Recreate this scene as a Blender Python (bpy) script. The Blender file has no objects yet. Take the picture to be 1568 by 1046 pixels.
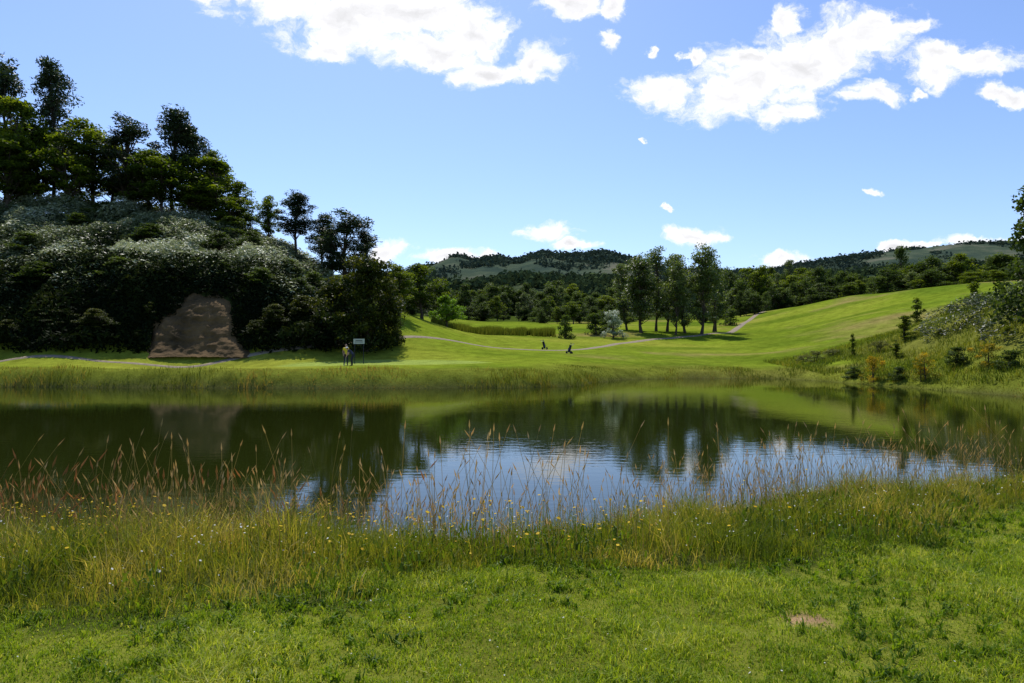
import bpy, math, numpy as np
from mathutils import Vector, Matrix
rng=np.random.default_rng(7)
scene=bpy.context.scene
F=1045.0; CZ=2.6; HY=537.0
def wx(px,d): return (px-784)/F*d
def wz(py,d): return CZ+(HY-py)/F*d
# ---------------------------------------------------------------- noise
def _h(i,j,s):
    v=np.sin(i*127.1+j*311.7+s*74.7)*43758.5453
    return v-np.floor(v)
def vn(x,y,s=0):
    i=np.floor(x);j=np.floor(y);fx=x-i;fy=y-j
    fx=fx*fx*(3-2*fx);fy=fy*fy*(3-2*fy)
    return (_h(i,j,s)*(1-fx)+_h(i+1,j,s)*fx)*(1-fy)+(_h(i,j+1,s)*(1-fx)+_h(i+1,j+1,s)*fx)*fy
def fbm(x,y,s=0,o=4):
    a=0.5;r=0;t=0
    for k in range(o):
        r=r+a*vn(x,y,s+k*3.1);t+=a;a*=.5;x=x*2.03+5.1;y=y*2.03+1.7
    return r/t
# ---------------------------------------------------------------- pond outline and terrain
POND=np.array([(-75,14),(-40,11),(-20,9.6),(-7,9.0),(0,9.0),(3.4,10.8),(9,12.6),(16,14.5),(26,19),(31,29),(28,37),(27.5,48),(26,58),(24.5,63),(16,63.5),(10,61),(6.8,55),(5,49.8),(-1,47.6),(-6,46.8),(-13,46.6),(-25,47.5),(-36,48.2),(-75,50)],float)
def sdist(x,y):
    x=np.asarray(x,float);y=np.asarray(y,float)
    d=np.full(x.shape,1e9);ins=np.zeros(x.shape,bool)
    n=len(POND)
    for k in range(n):
        ax,ay=POND[k];bx,by=POND[(k+1)%n]
        ex,ey=bx-ax,by-ay
        t=np.clip(((x-ax)*ex+(y-ay)*ey)/(ex*ex+ey*ey),0,1)
        d=np.minimum(d,np.hypot(x-ax-t*ex,y-ay-t*ey))
        c=((ay>y)!=(by>y))&(x<(bx-ax)*(y-ay)/(by-ay+1e-12)+ax)
        ins^=c
    w=(vn(x*.35,y*.35,3)-.5)*1.0+(vn(x*1.3,y*1.3,4)-.5)*.5
    return np.where(ins,-d,d)+w*np.clip(np.abs(y)/25,.35,1)
ANC=[]
def A(px,py,d): ANC.append((wx(px,d),d,wz(py,d)))
for p in [(-25,0,1),(-8,3,1),(0,0,1),(0,5,1),(8,4,1),(22,4,1.2),(0,-25,1.3),(-60,2,1),(60,5,3),(-60,-30,1.2),(60,-30,2),(30,14,1.6),(-60,9,1),(14,9,1.05),(-20,6,1),(50,20,4),(-40,6,1)]: ANC.append(p)
for a in [(0,562,53),(120,562,52),(300,562,52),(532,560,54),(700,560,54),(850,562,55),(532,552,62),(700,548,64),
 (0,550,60),(200,549,61),(375,542,63),(480,541,64),(600,536,68),
 (-300,548,60),(-300,455,66),(-300,340,90),(-600,320,92),
 (0,545,62),(200,543,63),(300,542,63.5),(0,460,65.5),(100,458,66),(200,452,66.5),(300,448,67),(375,455,67.5),(450,478,70),(500,505,71),
 (0,400,78),(200,395,78),(350,405,78),(450,440,78),
 (0,335,90),(150,335,90),(280,345,90),(400,380,88),(480,415,87),(560,470,84),(612,487,82),(660,500,84),(700,513,86),(620,525,72),
 (0,325,105),(200,325,105),(350,370,110),(450,430,110),
 (0,400,160),(300,430,160),(500,470,150),(-400,380,150),
 (740,530,80),(850,537,80),(950,540,80),(830,548,66),(960,556,68),(1100,560,68),(1000,570,64),(1150,568,66),
 (760,515,105),(860,518,105),(980,520,105),(700,508,105),(700,496,140),(800,497,140),(900,496,140),(1000,500,140),(600,490,140),
 (1060,514,118),(1120,512,120),(1140,495,140),(1165,479,166),(1080,500,150),
 (700,490,200),(850,492,200),(1000,490,200),(1150,482,200),(1240,472,180),
 (1200,555,72),(1200,535,88),(1200,510,115),(1250,500,110),(1300,520,80),(1300,490,105),(1300,470,130),(1300,456,150),
 (1400,500,85),(1400,470,105),(1400,444,130),(1540,431,115),(1700,415,110),(1480,455,95),
 (1540,440,150),(1300,462,200),(1450,450,190),
 (1250,562,64),(1350,532,66),(1350,568,56),(1450,480,66),(1450,540,56),(1568,545,44),(1568,495,49),(1568,450,56),(1520,465,61),(1700,520,42),(1700,440,50),(1540,592,38),(1450,582,46),(1640,500,70)]: A(*a)
for p in [(-400,400,25),(0,400,22),(400,400,30),(-1500,1500,30),(0,1500,30),(1500,1500,40),(-2500,0,20),(2500,0,30),(-300,50,30),(300,60,25),(200,150,20),(-200,-200,5),(200,-200,5),(0,-400,5),(0,3000,30),(200,250,22)]: ANC.append(p)
ANC=np.array(ANC,float)
C2=2.2**2
def phi(r2): return np.sqrt(r2+C2)
n=len(ANC)
D2=(ANC[:,None,0]-ANC[None,:,0])**2+(ANC[:,None,1]-ANC[None,:,1])**2
M=np.zeros((n+1,n+1));M[:n,:n]=phi(D2)-np.eye(n)*0.4;M[:n,n]=1;M[n,:n]=1
LAM=np.linalg.solve(M,np.append(ANC[:,2],0))
def HH(x,y):
    r=np.full(x.shape,LAM[n])
    for k in range(n): r+=LAM[k]*phi((x-ANC[k,0])**2+(y-ANC[k,1])**2)
    return r
def height(x,y):
    x=np.atleast_1d(np.asarray(x,float));y=np.atleast_1d(np.asarray(y,float))
    s=sdist(x,y);b=HH(x,y)
    far=np.clip((y-20)/20,0,1)
    b=b+(fbm(x*.06,y*.06,5,3)-.5)*1.2*np.clip((s-12)/30,0,1)+(fbm(x*.5,y*.5,8,3)-.5)*.12*(1-far)+(fbm(x*1.7,y*1.7,9,2)-.5)*.05*(1-far)
    w=4.2*(1-far)+2.2*far
    t=np.clip(s/w,0,1);t=1-(1-t)**1.8
    out=-.25+(b+.25)*t
    return np.where(s>0,out,np.maximum(-.25+s*.35,-2.2))
def hz(x,y): return float(height(x,y)[0])
# ---------------------------------------------------------------- mesh helper
def build(name,V,groups,mats,tint=None,smooth=False,link=True,col=None):
    me=bpy.data.meshes.new(name)
    V=np.asarray(V,np.float32)
    me.vertices.add(len(V));me.vertices.foreach_set("co",V.ravel())
    L=np.concatenate([g[0].ravel() for g in groups]).astype(np.int32)
    sz=np.concatenate([np.full(len(g[0]),g[0].shape[1]) for g in groups]).astype(np.int32)
    mi=np.concatenate([np.full(len(g[0]),g[1]) for g in groups]).astype(np.int32)
    st=np.concatenate([[0],np.cumsum(sz)[:-1]]).astype(np.int32)
    me.loops.add(len(L));me.loops.foreach_set("vertex_index",L)
    me.polygons.add(len(sz));me.polygons.foreach_set("loop_start",st)
    try: me.polygons.foreach_set("loop_total",sz)
    except Exception: pass
    me.polygons.foreach_set("material_index",mi)
    me.polygons.foreach_set("use_smooth",np.full(len(sz),smooth))
    if tint is not None:
        a=me.attributes.new("tint",'FLOAT','POINT');a.data.foreach_set("value",np.asarray(tint,np.float32))
    if col is not None:
        a=me.attributes.new("gcol",'FLOAT_COLOR','POINT')
        c=np.ones((len(V),4),np.float32);c[:,:3]=col;a.data.foreach_set("color",c.ravel())
    for m in mats: me.materials.append(m)
    me.update(calc_edges=True)
    if not link: return me
    o=bpy.data.objects.new(name,me);scene.collection.objects.link(o);return o
# ---------------------------------------------------------------- materials
def newmat(name):
    m=bpy.data.materials.new(name);m.use_nodes=True
    nt=m.node_tree;nt.nodes.clear();out=nt.nodes.new('ShaderNodeOutputMaterial')
    return m,nt,out
def N(nt,t,**k):
    nd=nt.nodes.new(t)
    for a,b in k.items():
        if a.startswith('_'): setattr(nd,a[1:],b)
        else: nd.inputs[a.replace('__',' ')].default_value=b
    return nd
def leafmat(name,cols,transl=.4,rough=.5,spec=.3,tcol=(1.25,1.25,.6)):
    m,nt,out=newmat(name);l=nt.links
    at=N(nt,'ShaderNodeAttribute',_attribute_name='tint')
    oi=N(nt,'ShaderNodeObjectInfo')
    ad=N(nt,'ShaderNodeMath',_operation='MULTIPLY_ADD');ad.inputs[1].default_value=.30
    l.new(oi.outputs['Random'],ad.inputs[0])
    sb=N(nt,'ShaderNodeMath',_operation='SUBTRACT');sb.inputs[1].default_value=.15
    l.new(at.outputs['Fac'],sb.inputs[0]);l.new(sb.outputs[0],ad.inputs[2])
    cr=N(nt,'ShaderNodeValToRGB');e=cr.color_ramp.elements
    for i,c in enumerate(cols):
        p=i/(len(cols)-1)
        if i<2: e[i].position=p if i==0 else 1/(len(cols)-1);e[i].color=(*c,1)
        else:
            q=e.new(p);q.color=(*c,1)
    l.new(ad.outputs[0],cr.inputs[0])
    p=N(nt,'ShaderNodeBsdfPrincipled',Roughness=rough);p.inputs['Specular IOR Level'].default_value=spec
    l.new(cr.outputs[0],p.inputs['Base Color'])
    mu=N(nt,'ShaderNodeMix',_data_type='RGBA',_blend_type='MULTIPLY');mu.inputs[0].default_value=1
    l.new(cr.outputs[0],mu.inputs[6]);mu.inputs[7].default_value=(*tcol,1)
    tr=N(nt,'ShaderNodeBsdfTranslucent');l.new(mu.outputs[2],tr.inputs[0])
    mx=N(nt,'ShaderNodeMixShader');mx.inputs[0].default_value=transl
    l.new(p.outputs[0],mx.inputs[1]);l.new(tr.outputs[0],mx.inputs[2]);l.new(mx.outputs[0],out.inputs[0])
    return m
def noisemat(name,c1,c2,scale=5,rough=.85,bump=.3,stretch=(1,1,1),bd=.05):
    m,nt,out=newmat(name);l=nt.links
    tc=N(nt,'ShaderNodeTexCoord');mp=N(nt,'ShaderNodeMapping');mp.inputs['Scale'].default_value=stretch
    l.new(tc.outputs['Object'],mp.inputs[0])
    no=N(nt,'ShaderNodeTexNoise',Scale=scale,Detail=8.0,Roughness=.65);l.new(mp.outputs[0],no.inputs['Vector'])
    cr=N(nt,'ShaderNodeValToRGB');cr.color_ramp.elements[0].color=(*c1,1);cr.color_ramp.elements[1].color=(*c2,1)
    cr.color_ramp.elements[0].position=.3;cr.color_ramp.elements[1].position=.7
    l.new(no.outputs[0],cr.inputs[0])
    p=N(nt,'ShaderNodeBsdfPrincipled',Roughness=rough);p.inputs['Specular IOR Level'].default_value=.15;l.new(cr.outputs[0],p.inputs['Base Color'])
    b=N(nt,'ShaderNodeBump',Strength=bump,Distance=bd);l.new(no.outputs[0],b.inputs['Height']);l.new(b.outputs[0],p.inputs['Normal'])
    l.new(p.outputs[0],out.inputs[0]);return m
bark=noisemat('bark',(.035,.025,.018),(.12,.09,.065),6,.9,.5,(4,4,1))
L_pine=leafmat('pine_needles',[(.014,.026,.010),(.032,.052,.018),(.075,.10,.035)],.25,.5,.25,(1.1,1.2,.5))
L_oak=leafmat('oak_leaves',[(.018,.034,.005),(.065,.10,.010),(.18,.22,.018)],.5,.55,.12,(1.4,1.4,.4))
L_pop=leafmat('poplar_leaves',[(.04,.06,.015),(.10,.14,.032),(.20,.24,.065)],.42,.45,.3)
L_dark=leafmat('forest_leaves',[(.018,.034,.008),(.05,.078,.016),(.11,.15,.03)],.40,.6,.1,(1.25,1.3,.5))
L_bush=leafmat('bush_leaves',[(.010,.020,.003),(.035,.050,.006),(.14,.14,.012)],.3,.55,.12)
L_scrub=leafmat('scrub_leaves',[(.006,.011,.003),(.017,.027,.006),(.055,.065,.015)],.2,.7,.05)  # near-black leaf colours paint in the shade of the steep bank
L_brt=leafmat('bright_leaves',[(.06,.12,.01),(.13,.24,.015),(.22,.36,.03)],.55,.5,.15)
L_bloom=leafmat('blossom_leaves',[(.08,.12,.04),(.30,.36,.2),(.7,.72,.58)],.3,.6,.2,(1,1,1))
L_frond_sheen=leafmat('bracken_fronds',[(.018,.03,.008),(.08,.11,.04),(.22,.26,.13),(.42,.46,.31)],.28,.5,.35,(1,1,.7))  # pale ramp end paints the silvery light sheen on the fronds
L_bram=leafmat('bramble_leaves',[(.018,.03,.010),(.055,.08,.025),(.13,.16,.07),(.24,.27,.15)],.3,.45,.35,(1.1,1.1,.6))
L_gorse=leafmat('gorse_flowers',[(.04,.07,.01),(.12,.14,.012),(.45,.30,.012),(.80,.50,.015)],.35,.6,.1,(1,1,.6))
L_dry=leafmat('dry_bush_leaves',[(.05,.07,.012),(.14,.15,.03),(.28,.24,.06)],.35,.6,.15,(1,1,.6))
G_lawn=leafmat('lawn_blades',[(.06,.115,.011),(.155,.24,.016),(.29,.36,.034),(.50,.48,.16)],.5,.5,.12,(1.4,1.35,.4))
G_herb=leafmat('herb_leaves',[(.04,.07,.008),(.09,.14,.012),(.16,.20,.02)],.45,.5,.15,(1.3,1.3,.4))
G_rough=leafmat('rough_grass_blades',[(.05,.085,.010),(.125,.165,.015),(.26,.25,.037),(.52,.40,.14)],.5,.55,.12,(1.25,1.2,.45))
G_far=leafmat('far_grass_blades',[(.03,.055,.006),(.085,.12,.012),(.17,.17,.022),(.34,.23,.07)],.45,.6,.08,(1.2,1.15,.45))
G_seed=leafmat('seed_stems',[(.20,.17,.06),(.38,.28,.12),(.44,.28,.13),(.56,.44,.25)],.4,.6,.1,(1.1,1,.7))
G_sor=leafmat('sorrel_stems',[(.14,.10,.04),(.30,.13,.05),(.42,.20,.09)],.4,.6,.1,(1.1,1,.7))
G_reed=leafmat('reed_blades',[(.05,.08,.010),(.10,.13,.015),(.20,.20,.03)],.4,.6,.1)
def plain(name,c,rough=.6,metal=0):
    return noisemat(name,tuple(v*.85 for v in c),tuple(min(1,v*1.1) for v in c),12,rough,.05)
M_yel=leafmat('yellow_petals',[(.6,.38,.01),(.8,.55,.02)],.4,.6,.1,(1,1,.5))
M_wht=leafmat('white_petals',[(.6,.6,.52),(.85,.85,.8)],.4,.6,.1,(1,1,1))
# ---------------------------------------------------------------- ground
ctr=(0.0,-9.0)
nr,na=720,620
rr=np.geomspace(1.0,4200,nr);aa=np.radians(np.linspace(-88,88,na))
R,T=np.meshgrid(rr,aa,indexing='ij')
X=(ctr[0]+R*np.sin(T)).ravel();Y=(ctr[1]+R*np.cos(T)).ravel()
Z=height(X,Y);S=sdist(X,Y)
def edge_f(x,y): return np.interp(x,[-8,-3,0,3,6,14],[5.2,4.9,4.0,4.15,4.3,4.2])+(vn(x*.9,y*.9,31)-.5)*.7+(vn(x*3,y*3,32)-.5)*.4
def barem(x,y): return np.hypot((x-1.75)/.15,(y-4.15)/.10)+(vn(x*14,y*14,43)-.5)*1.0
EG=edge_f(X,Y)
def lin(c): return np.array(c,float)
col=np.tile(lin((.155,.205,.017)),(len(X),1))
def blend(c,m):
    global col
    m=np.clip(m,0,1)[:,None];col=col*(1-m)+lin(c)*m
f1=fbm(X*.05,Y*.05,21,4)
blend((.22,.24,.030),(f1-.5)*3.5)
blend((.085,.135,.012),(.49-f1)*5)
blend((.24,.18,.07),(fbm(X*.11,Y*.11,27,4)-.56)*4*(Y>60)*(X>5))
blend((.10,.145,.012),(fbm(X*.035,Y*.14,28,4)-.50)*5*(Y>66))
blend((.17,.225,.018),(np.sin((X*.8+Y*.25)*.55)>0)*.15*(Y>60))
blend((.13,.145,.02),(1-np.clip((S-3.5)/2.5,0,1))*(Y>30)*.8)
blend((.06,.055,.025),(1-np.clip(S/.9,0,1)))
ge=np.hypot((X+11)/9.5,(Y-58.5)/3.6)
blend((.24,.30,.06),np.clip((1-ge)*8,0,1))
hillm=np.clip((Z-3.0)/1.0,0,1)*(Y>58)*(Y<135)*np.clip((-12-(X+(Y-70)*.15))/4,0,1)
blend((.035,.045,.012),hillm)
rb=np.clip((X-31)/3,0,1)*(Y<72)*(Y>25)*np.clip((Z-1.0),0,1)*np.clip((74-Y)/6,0,1)
blend((.15,.155,.03),rb*.9)
blend((.05,.075,.012),np.clip((Y-175)/25,0,1))
near=(Y<20)&(S<EG+.1)
blend((.05,.06,.015),near*.9)
blend((.15,.155,.025),((Y<12)&(S>=EG+.1))*.75)
blend((.30,.18,.11),(barem(X,Y)<1)*.9)
ii=(np.arange(nr-1)[:,None]*na+np.arange(na-1)[None,:]).ravel()
Q=np.stack([ii,ii+1,ii+na+1,ii+na],1)[:, ::-1]
gm,nt,out=newmat('ground_grass');l=nt.links
at=N(nt,'ShaderNodeAttribute',_attribute_name='gcol')
geo=N(nt,'ShaderNodeNewGeometry')
n1=N(nt,'ShaderNodeTexNoise',Scale=.7,Detail=9.0,Roughness=.72);n2=N(nt,'ShaderNodeTexNoise',Scale=9.0,Detail=6.0,Roughness=.75)
l.new(geo.outputs['Position'],n1.inputs['Vector']);l.new(geo.outputs['Position'],n2.inputs['Vector'])
mr=N(nt,'ShaderNodeMapRange');mr.inputs[1].default_value=.3;mr.inputs[2].default_value=.7;mr.inputs[3].default_value=.60;mr.inputs[4].default_value=1.32
l.new(n1.outputs[0],mr.inputs[0])
mr2=N(nt,'ShaderNodeMapRange');mr2.inputs[1].default_value=.3;mr2.inputs[2].default_value=.7;mr2.inputs[3].default_value=.68;mr2.inputs[4].default_value=1.3
l.new(n2.outputs[0],mr2.inputs[0])
mm=N(nt,'ShaderNodeMath',_operation='MULTIPLY');l.new(mr.outputs[0],mm.inputs[0]);l.new(mr2.outputs[0],mm.inputs[1])
sc=N(nt,'ShaderNodeVectorMath',_operation='SCALE');l.new(at.outputs['Color'],sc.inputs[0]);l.new(mm.outputs[0],sc.inputs['Scale'])
p=N(nt,'ShaderNodeBsdfPrincipled',Roughness=.95);p.inputs['Specular IOR Level'].default_value=.0
l.new(sc.outputs[0],p.inputs['Base Color'])
b=N(nt,'ShaderNodeBump',Strength=.6,Distance=.08);l.new(n2.outputs[0],b.inputs['Height']);l.new(b.outputs[0],p.inputs['Normal'])
l.new(p.outputs[0],out.inputs[0])
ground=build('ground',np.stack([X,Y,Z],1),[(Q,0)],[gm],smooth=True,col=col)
# ---------------------------------------------------------------- water
wm,nt,out=newmat('pond_water');l=nt.links
geo=N(nt,'ShaderNodeNewGeometry')
mp=N(nt,'ShaderNodeMapping');mp.inputs['Scale'].default_value=(.8,1.6,1);l.new(geo.outputs['Position'],mp.inputs[0])
a1=N(nt,'ShaderNodeTexNoise',Scale=2.4,Detail=4.0);a2=N(nt,'ShaderNodeTexNoise',Scale=.10,Detail=2.0)
l.new(mp.outputs[0],a1.inputs['Vector']);l.new(mp.outputs[0],a2.inputs['Vector'])
mr=N(nt,'ShaderNodeMapRange');mr.inputs[1].default_value=.35;mr.inputs[2].default_value=.65;mr.inputs[3].default_value=.30;mr.inputs[4].default_value=1
l.new(a2.outputs[0],mr.inputs[0])
b=N(nt,'ShaderNodeBump',Distance=.0042);l.new(a1.outputs[0],b.inputs['Height']);l.new(mr.outputs[0],b.inputs['Strength'])
p=N(nt,'ShaderNodeBsdfPrincipled',Roughness=.02,IOR=1.34);p.inputs['Base Color'].default_value=(.016,.022,.003,1)
l.new(b.outputs[0],p.inputs['Normal']);l.new(p.outputs[0],out.inputs[0])
build('pond_water',[(-80,2,0),(45,2,0),(45,70,0),(-80,70,0)],[(np.array([[0,1,2,3]]),0)],[wm])
# ---------------------------------------------------------------- grass blades
def blades(name,x,y,z,h,w,lean,tint,mat,curve=.5):
    k=len(x);a=rng.uniform(0,2*np.pi,k);la=rng.uniform(0,2*np.pi,k)
    dx=np.cos(a)*w/2;dy=np.sin(a)*w/2
    lx=np.cos(la)*lean*h;ly=np.sin(la)*lean*h
    V=np.zeros((k,5,3))
    V[:,0]=np.stack([x-dx,y-dy,z-.01],1);V[:,1]=np.stack([x+dx,y+dy,z-.01],1)
    mx=x+lx*curve*.6;my=y+ly*curve*.6
    V[:,2]=np.stack([mx+dx*.75,my+dy*.75,z+h*.55],1);V[:,3]=np.stack([mx-dx*.75,my-dy*.75,z+h*.55],1)
    V[:,4]=np.stack([x+lx,y+ly,z+h*np.sqrt(np.clip(1-lean**2*.5,.15,1))],1)
    b0=np.arange(k)[:,None]*5
    return build(name,V.reshape(-1,3),[(b0+np.array([[0,1,2,3]]),0),(b0+np.array([[3,2,4]]),0)],[mat],tint=np.repeat(tint,5))
# foreground lawn
k=430000
y=2.2+rng.random(k)**1.2*6.0;x=rng.uniform(-1,1,k)*(y*.95+1.2)
s=sdist(x,y);m=s>edge_f(x,y)-.35;x,y=x[m],y[m]
c=fbm(x*1.3,y*1.3,33,3);c2=fbm(x*6,y*6,34,2)
h=(.012+.06*np.clip(c2-.3,0,1)+.05*np.clip(c-.48,0,1)*4)*rng.uniform(.6,1.5,len(x))
thin=(fbm(x*9,y*9,42,2)>.62)
keep=~(thin&(rng.random(len(x))<.6))&~((barem(x,y)<1)&(rng.random(len(x))<.85));x,y,h,c,c2=x[keep],y[keep],h[keep],c[keep],c2[keep]
t=np.clip(.03+.55*c+.5*(fbm(x*3.5,y*3.5,36,2)-.3)+rng.normal(0,.14,len(x))+(rng.random(len(x))<.10)*.4,0,1)
blades('lawn_grass',x,y,height(x,y),h,rng.uniform(.003,.008,len(x)),rng.uniform(.2,1.3,len(x)),t,G_lawn)
k=4200
cx=rng.uniform(-6,6,k);cy=2.4+rng.random(k)*5;s=sdist(cx,cy);m=(s>edge_f(cx,cy)-.2)&(fbm(cx*.8,cy*.8,51,2)>.42);cx,cy=cx[m],cy[m]
rep=9;x=np.repeat(cx,rep)+rng.normal(0,.014,len(cx)*rep);y=np.repeat(cy,rep)+rng.normal(0,.014,len(cx)*rep)
blades('lawn_weeds',x,y,height(x,y),rng.uniform(.03,.085,len(x)),rng.uniform(.008,.018,len(x)),rng.uniform(.6,1.2,len(x)),np.repeat(rng.uniform(0,.6,len(cx)),rep),G_lawn)
# rough bank
k=520000
x=rng.normal(0,1,k)*8.5;y=rng.uniform(3,17,k)
s=sdist(x,y);eg=edge_f(x,y)
m=(s<eg)&(s>.1);x,y,s,eg=x[m],y[m],s[m],eg[m]
c=fbm(x*1.1,y*1.1,61,3);clump=np.clip(fbm(x*2.2,y*2.2,64,2)-.45,0,1);cc=fbm(x*3.5,y*3.5,62,2)
h=(.06+.24*np.clip(c*1.7-.4,0,1)+.08*cc+.65*clump)*np.clip(.40+(eg-s)*.6,.40,1)*rng.uniform(.45,1.3,len(x))
keep=rng.random(len(x))<np.clip(.45+2.0*(fbm(x*4,y*4,66,2)-.38),.15,1);x,y,s,h=x[keep],y[keep],s[keep],h[keep]
t=np.clip(-.04+.9*fbm(x*.9,y*.9,63,3)+.20*np.clip(2.0-s,0,1)+.42*(vn(x*3,y*3,67)-.45)+rng.normal(0,.18,len(x)),0,1)
blades('bank_rough_grass',x,y,height(x,y),h,rng.uniform(.0035,.009,len(x)),rng.uniform(.15,1.0,len(x)),t,G_rough)
k=5000
cx=rng.normal(0,1,k)*7;cy=rng.uniform(3.2,14,k);s=sdist(cx,cy);m=(s>.6)&(s<edge_f(cx,cy)+.1)&(fbm(cx*1.1,cy*1.1,53,2)>.48);cx,cy=cx[m],cy[m]
rep=12;x=np.repeat(cx,rep)+rng.normal(0,.05,len(cx)*rep);y=np.repeat(cy,rep)+rng.normal(0,.05,len(cx)*rep)
z=height(x,y)+rng.uniform(0,.2,len(x))
blades('bank_herbs',x,y,z,rng.uniform(.03,.09,len(x)),rng.uniform(.01,.02,len(x)),rng.uniform(.5,1.2,len(x)),rng.uniform(.0,.8,len(x)),G_herb)
def stems(name,x,y,h,hw=.012,hl=.09,sw=.0045,mat=None):
    k=len(x);z=height(x,y);la=rng.uniform(0,2*np.pi,k);ln=rng.uniform(.03,.4,k)
    Vs=[];tt=[];tn=rng.random(k)
    def pt(u): return np.stack([x+np.cos(la)*ln*h*u**2,y+np.sin(la)*ln*h*u**2,z+h*u*(1-.12*ln*u)],1)
    us=[0,.35,.7,1.0]
    for ang in (0,np.pi/2):
        d=np.stack([np.full(k,np.cos(ang)),np.full(k,np.sin(ang)),np.zeros(k)],1)*sw/2
        for a,b in zip(us[:-1],us[1:]):
            A0,B0=pt(a),pt(b);q=np.stack([A0-d,A0+d,B0+d*.8,B0-d*.8],1)
            Vs.append(q.reshape(-1,3));tt.append(np.repeat(tn*.35,4))
        hd=d/(sw/2)*hw/2;A0=pt(1-.0);ext=(hl/h)
        B0=pt(1+ext*.35);C0=pt(1+ext)
        q=np.stack([A0,B0+hd,C0,B0-hd],1);Vs.append(q.reshape(-1,3));tt.append(np.repeat(.35+tn*.65,4))
    V=np.concatenate(Vs);nq=len(V)//4
    return build(name,V,[(np.arange(nq*4).reshape(-1,4),0)],[mat or G_seed],tint=np.concatenate(tt))
k=19000
x=rng.normal(0,1,k)*8;y=rng.uniform(4,16,k);s=sdist(x,y)
m=(s>.15)&(s<3.6)&(fbm(x*.9,y*.9,71,3)+rng.normal(0,.06,k)>.48);x,y=x[m],y[m]
stems('seed_head_grass',x,y,rng.gamma(5,.105,len(x)).clip(.2,1.05),.013,.085,.004)
k=420;x=rng.normal(-6,2.2,k);y=rng.uniform(5,9,k);s=sdist(x,y);m=(s>.2)&(s<4);x,y=x[m],y[m]
stems('tall_sorrel_stems',x,y,rng.uniform(.4,.8,len(x)),.018,.11,.004,G_sor)
def flowers(name,x,y,h,mat,sz):
    k=len(x);z=height(x,y)+h;V=[]
    nx=rng.normal(0,.35,(k,1));ny=rng.normal(0,.35,(k,1))
    P=np.stack([x,y,z],1)
    a=np.linspace(0,2*np.pi,7)[:-1]
    for ai in a:
        V.append(P+np.concatenate([np.full((k,1),np.cos(ai)),np.full((k,1),np.sin(ai)),nx*np.cos(ai)+ny*np.sin(ai)],1)*sz[:,None]*rng.uniform(.7,1.1,(k,1)))
    V=np.stack(V,1).reshape(-1,3)
    d=h[:,None]
    W=np.stack([P+[-.0015,0,-.0],P+[.0015,0,-.0],P+np.array([.002,0,0])-np.array([0,0,1])*d,P+np.array([-.002,0,0])-np.array([0,0,1])*d],1).reshape(-1,3)
    b=len(V)
    return build(name,np.concatenate([V,W]),[(np.arange(k*6).reshape(-1,6),0),(b+np.arange(k*4).reshape(-1,4),1)],[mat,G_rough],tint=np.concatenate([np.repeat(rng.random(k),6),np.full(k*4,.3)]))
k=3200;x=rng.normal(-3.5,3.5,k);y=rng.uniform(4,9,k);s=sdist(x,y);m=(s>.4)&(s<4.3)&(fbm(x*1.2,y*1.2,81,2)>.5);x,y=x[m],y[m]
flowers('yellow_wildflowers',x,y,rng.uniform(.18,.5,len(x)),M_yel,rng.uniform(.007,.016,len(x)))
k=5200;x=rng.normal(0,5,k);y=rng.uniform(3,10,k);s=sdist(x,y);m=(s>1)&(s<edge_f(x,y))&(fbm(x*1.4,y*1.4,82,2)>.48);x,y=x[m],y[m]
flowers('white_daisies',x,y,rng.uniform(.12,.38,len(x)),M_wht,rng.uniform(.004,.009,len(x)))
k=250;x=rng.uniform(-5,5,k);y=rng.uniform(2.6,6,k);s=sdist(x,y);m=(s>edge_f(x,y));x,y=x[m],y[m]
flowers('lawn_daisies',x,y,rng.uniform(.03,.05,len(x)),M_wht,rng.uniform(.003,.006,len(x)))
# far bank fringe
k=280000
x=rng.uniform(-62,34,k);y=rng.uniform(26,70,k);s=sdist(x,y)
m=(s>.05)&(s<rng.random(k)**1.5*4.6*(.4+1.2*vn(x*.2,y*.2,90))+.4);x,y,s=x[m],y[m],s[m]
c=fbm(x*.45,y*.45,91,3);h=(.08+.75*np.clip(c*2.2-.9,0,1))*rng.uniform(.4,1.3,len(x))*np.clip(1.2-s*.18,.25,1)
t=np.clip(.0+.65*fbm(x*.22,y*.22,92,3)+.35*(vn(x*1.1,y*.9,94)-.5)+.9*np.clip(fbm(x*.12,y*.12,98,2)-.45,0,1)+rng.normal(0,.18,len(x)),0,1)
blades('far_bank_rough_grass',x,y,height(x,y),h,rng.uniform(.018,.04,len(x)),rng.uniform(.1,.8,len(x)),t,G_far)
k=90000
x=rng.uniform(27,60,k);y=rng.uniform(30,74,k);s=sdist(x,y)
m=(s>1)&(fbm(x*.3,y*.3,95,2)>.35);x,y=x[m],y[m]
blades('right_bank_rough_grass',x,y,height(x,y),rng.uniform(.15,.5,len(x)),rng.uniform(.02,.045,len(x)),rng.uniform(.1,.8,len(x)),np.clip(rng.normal(.35,.2,len(x))+.7*(fbm(x*.4,y*.4,96,2)-.5),0,1),G_rough)
k=16000;x=rng.uniform(-13,7,k);y=110+rng.normal(0,1.0,k)+np.sin(x*.3)*1.5
m=(vn(x*.8,y*.2,99)>.12);x,y=x[m],y[m]
blades('reed_bed',x,y,height(x,y),rng.uniform(.5,1.4,len(x))*(.5+.9*fbm(x*.5,y*.3,97,2)),rng.uniform(.04,.08,len(x)),rng.uniform(.02,.3,len(x)),np.clip(rng.normal(.5,.25,len(x)),0,1),G_reed)
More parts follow.
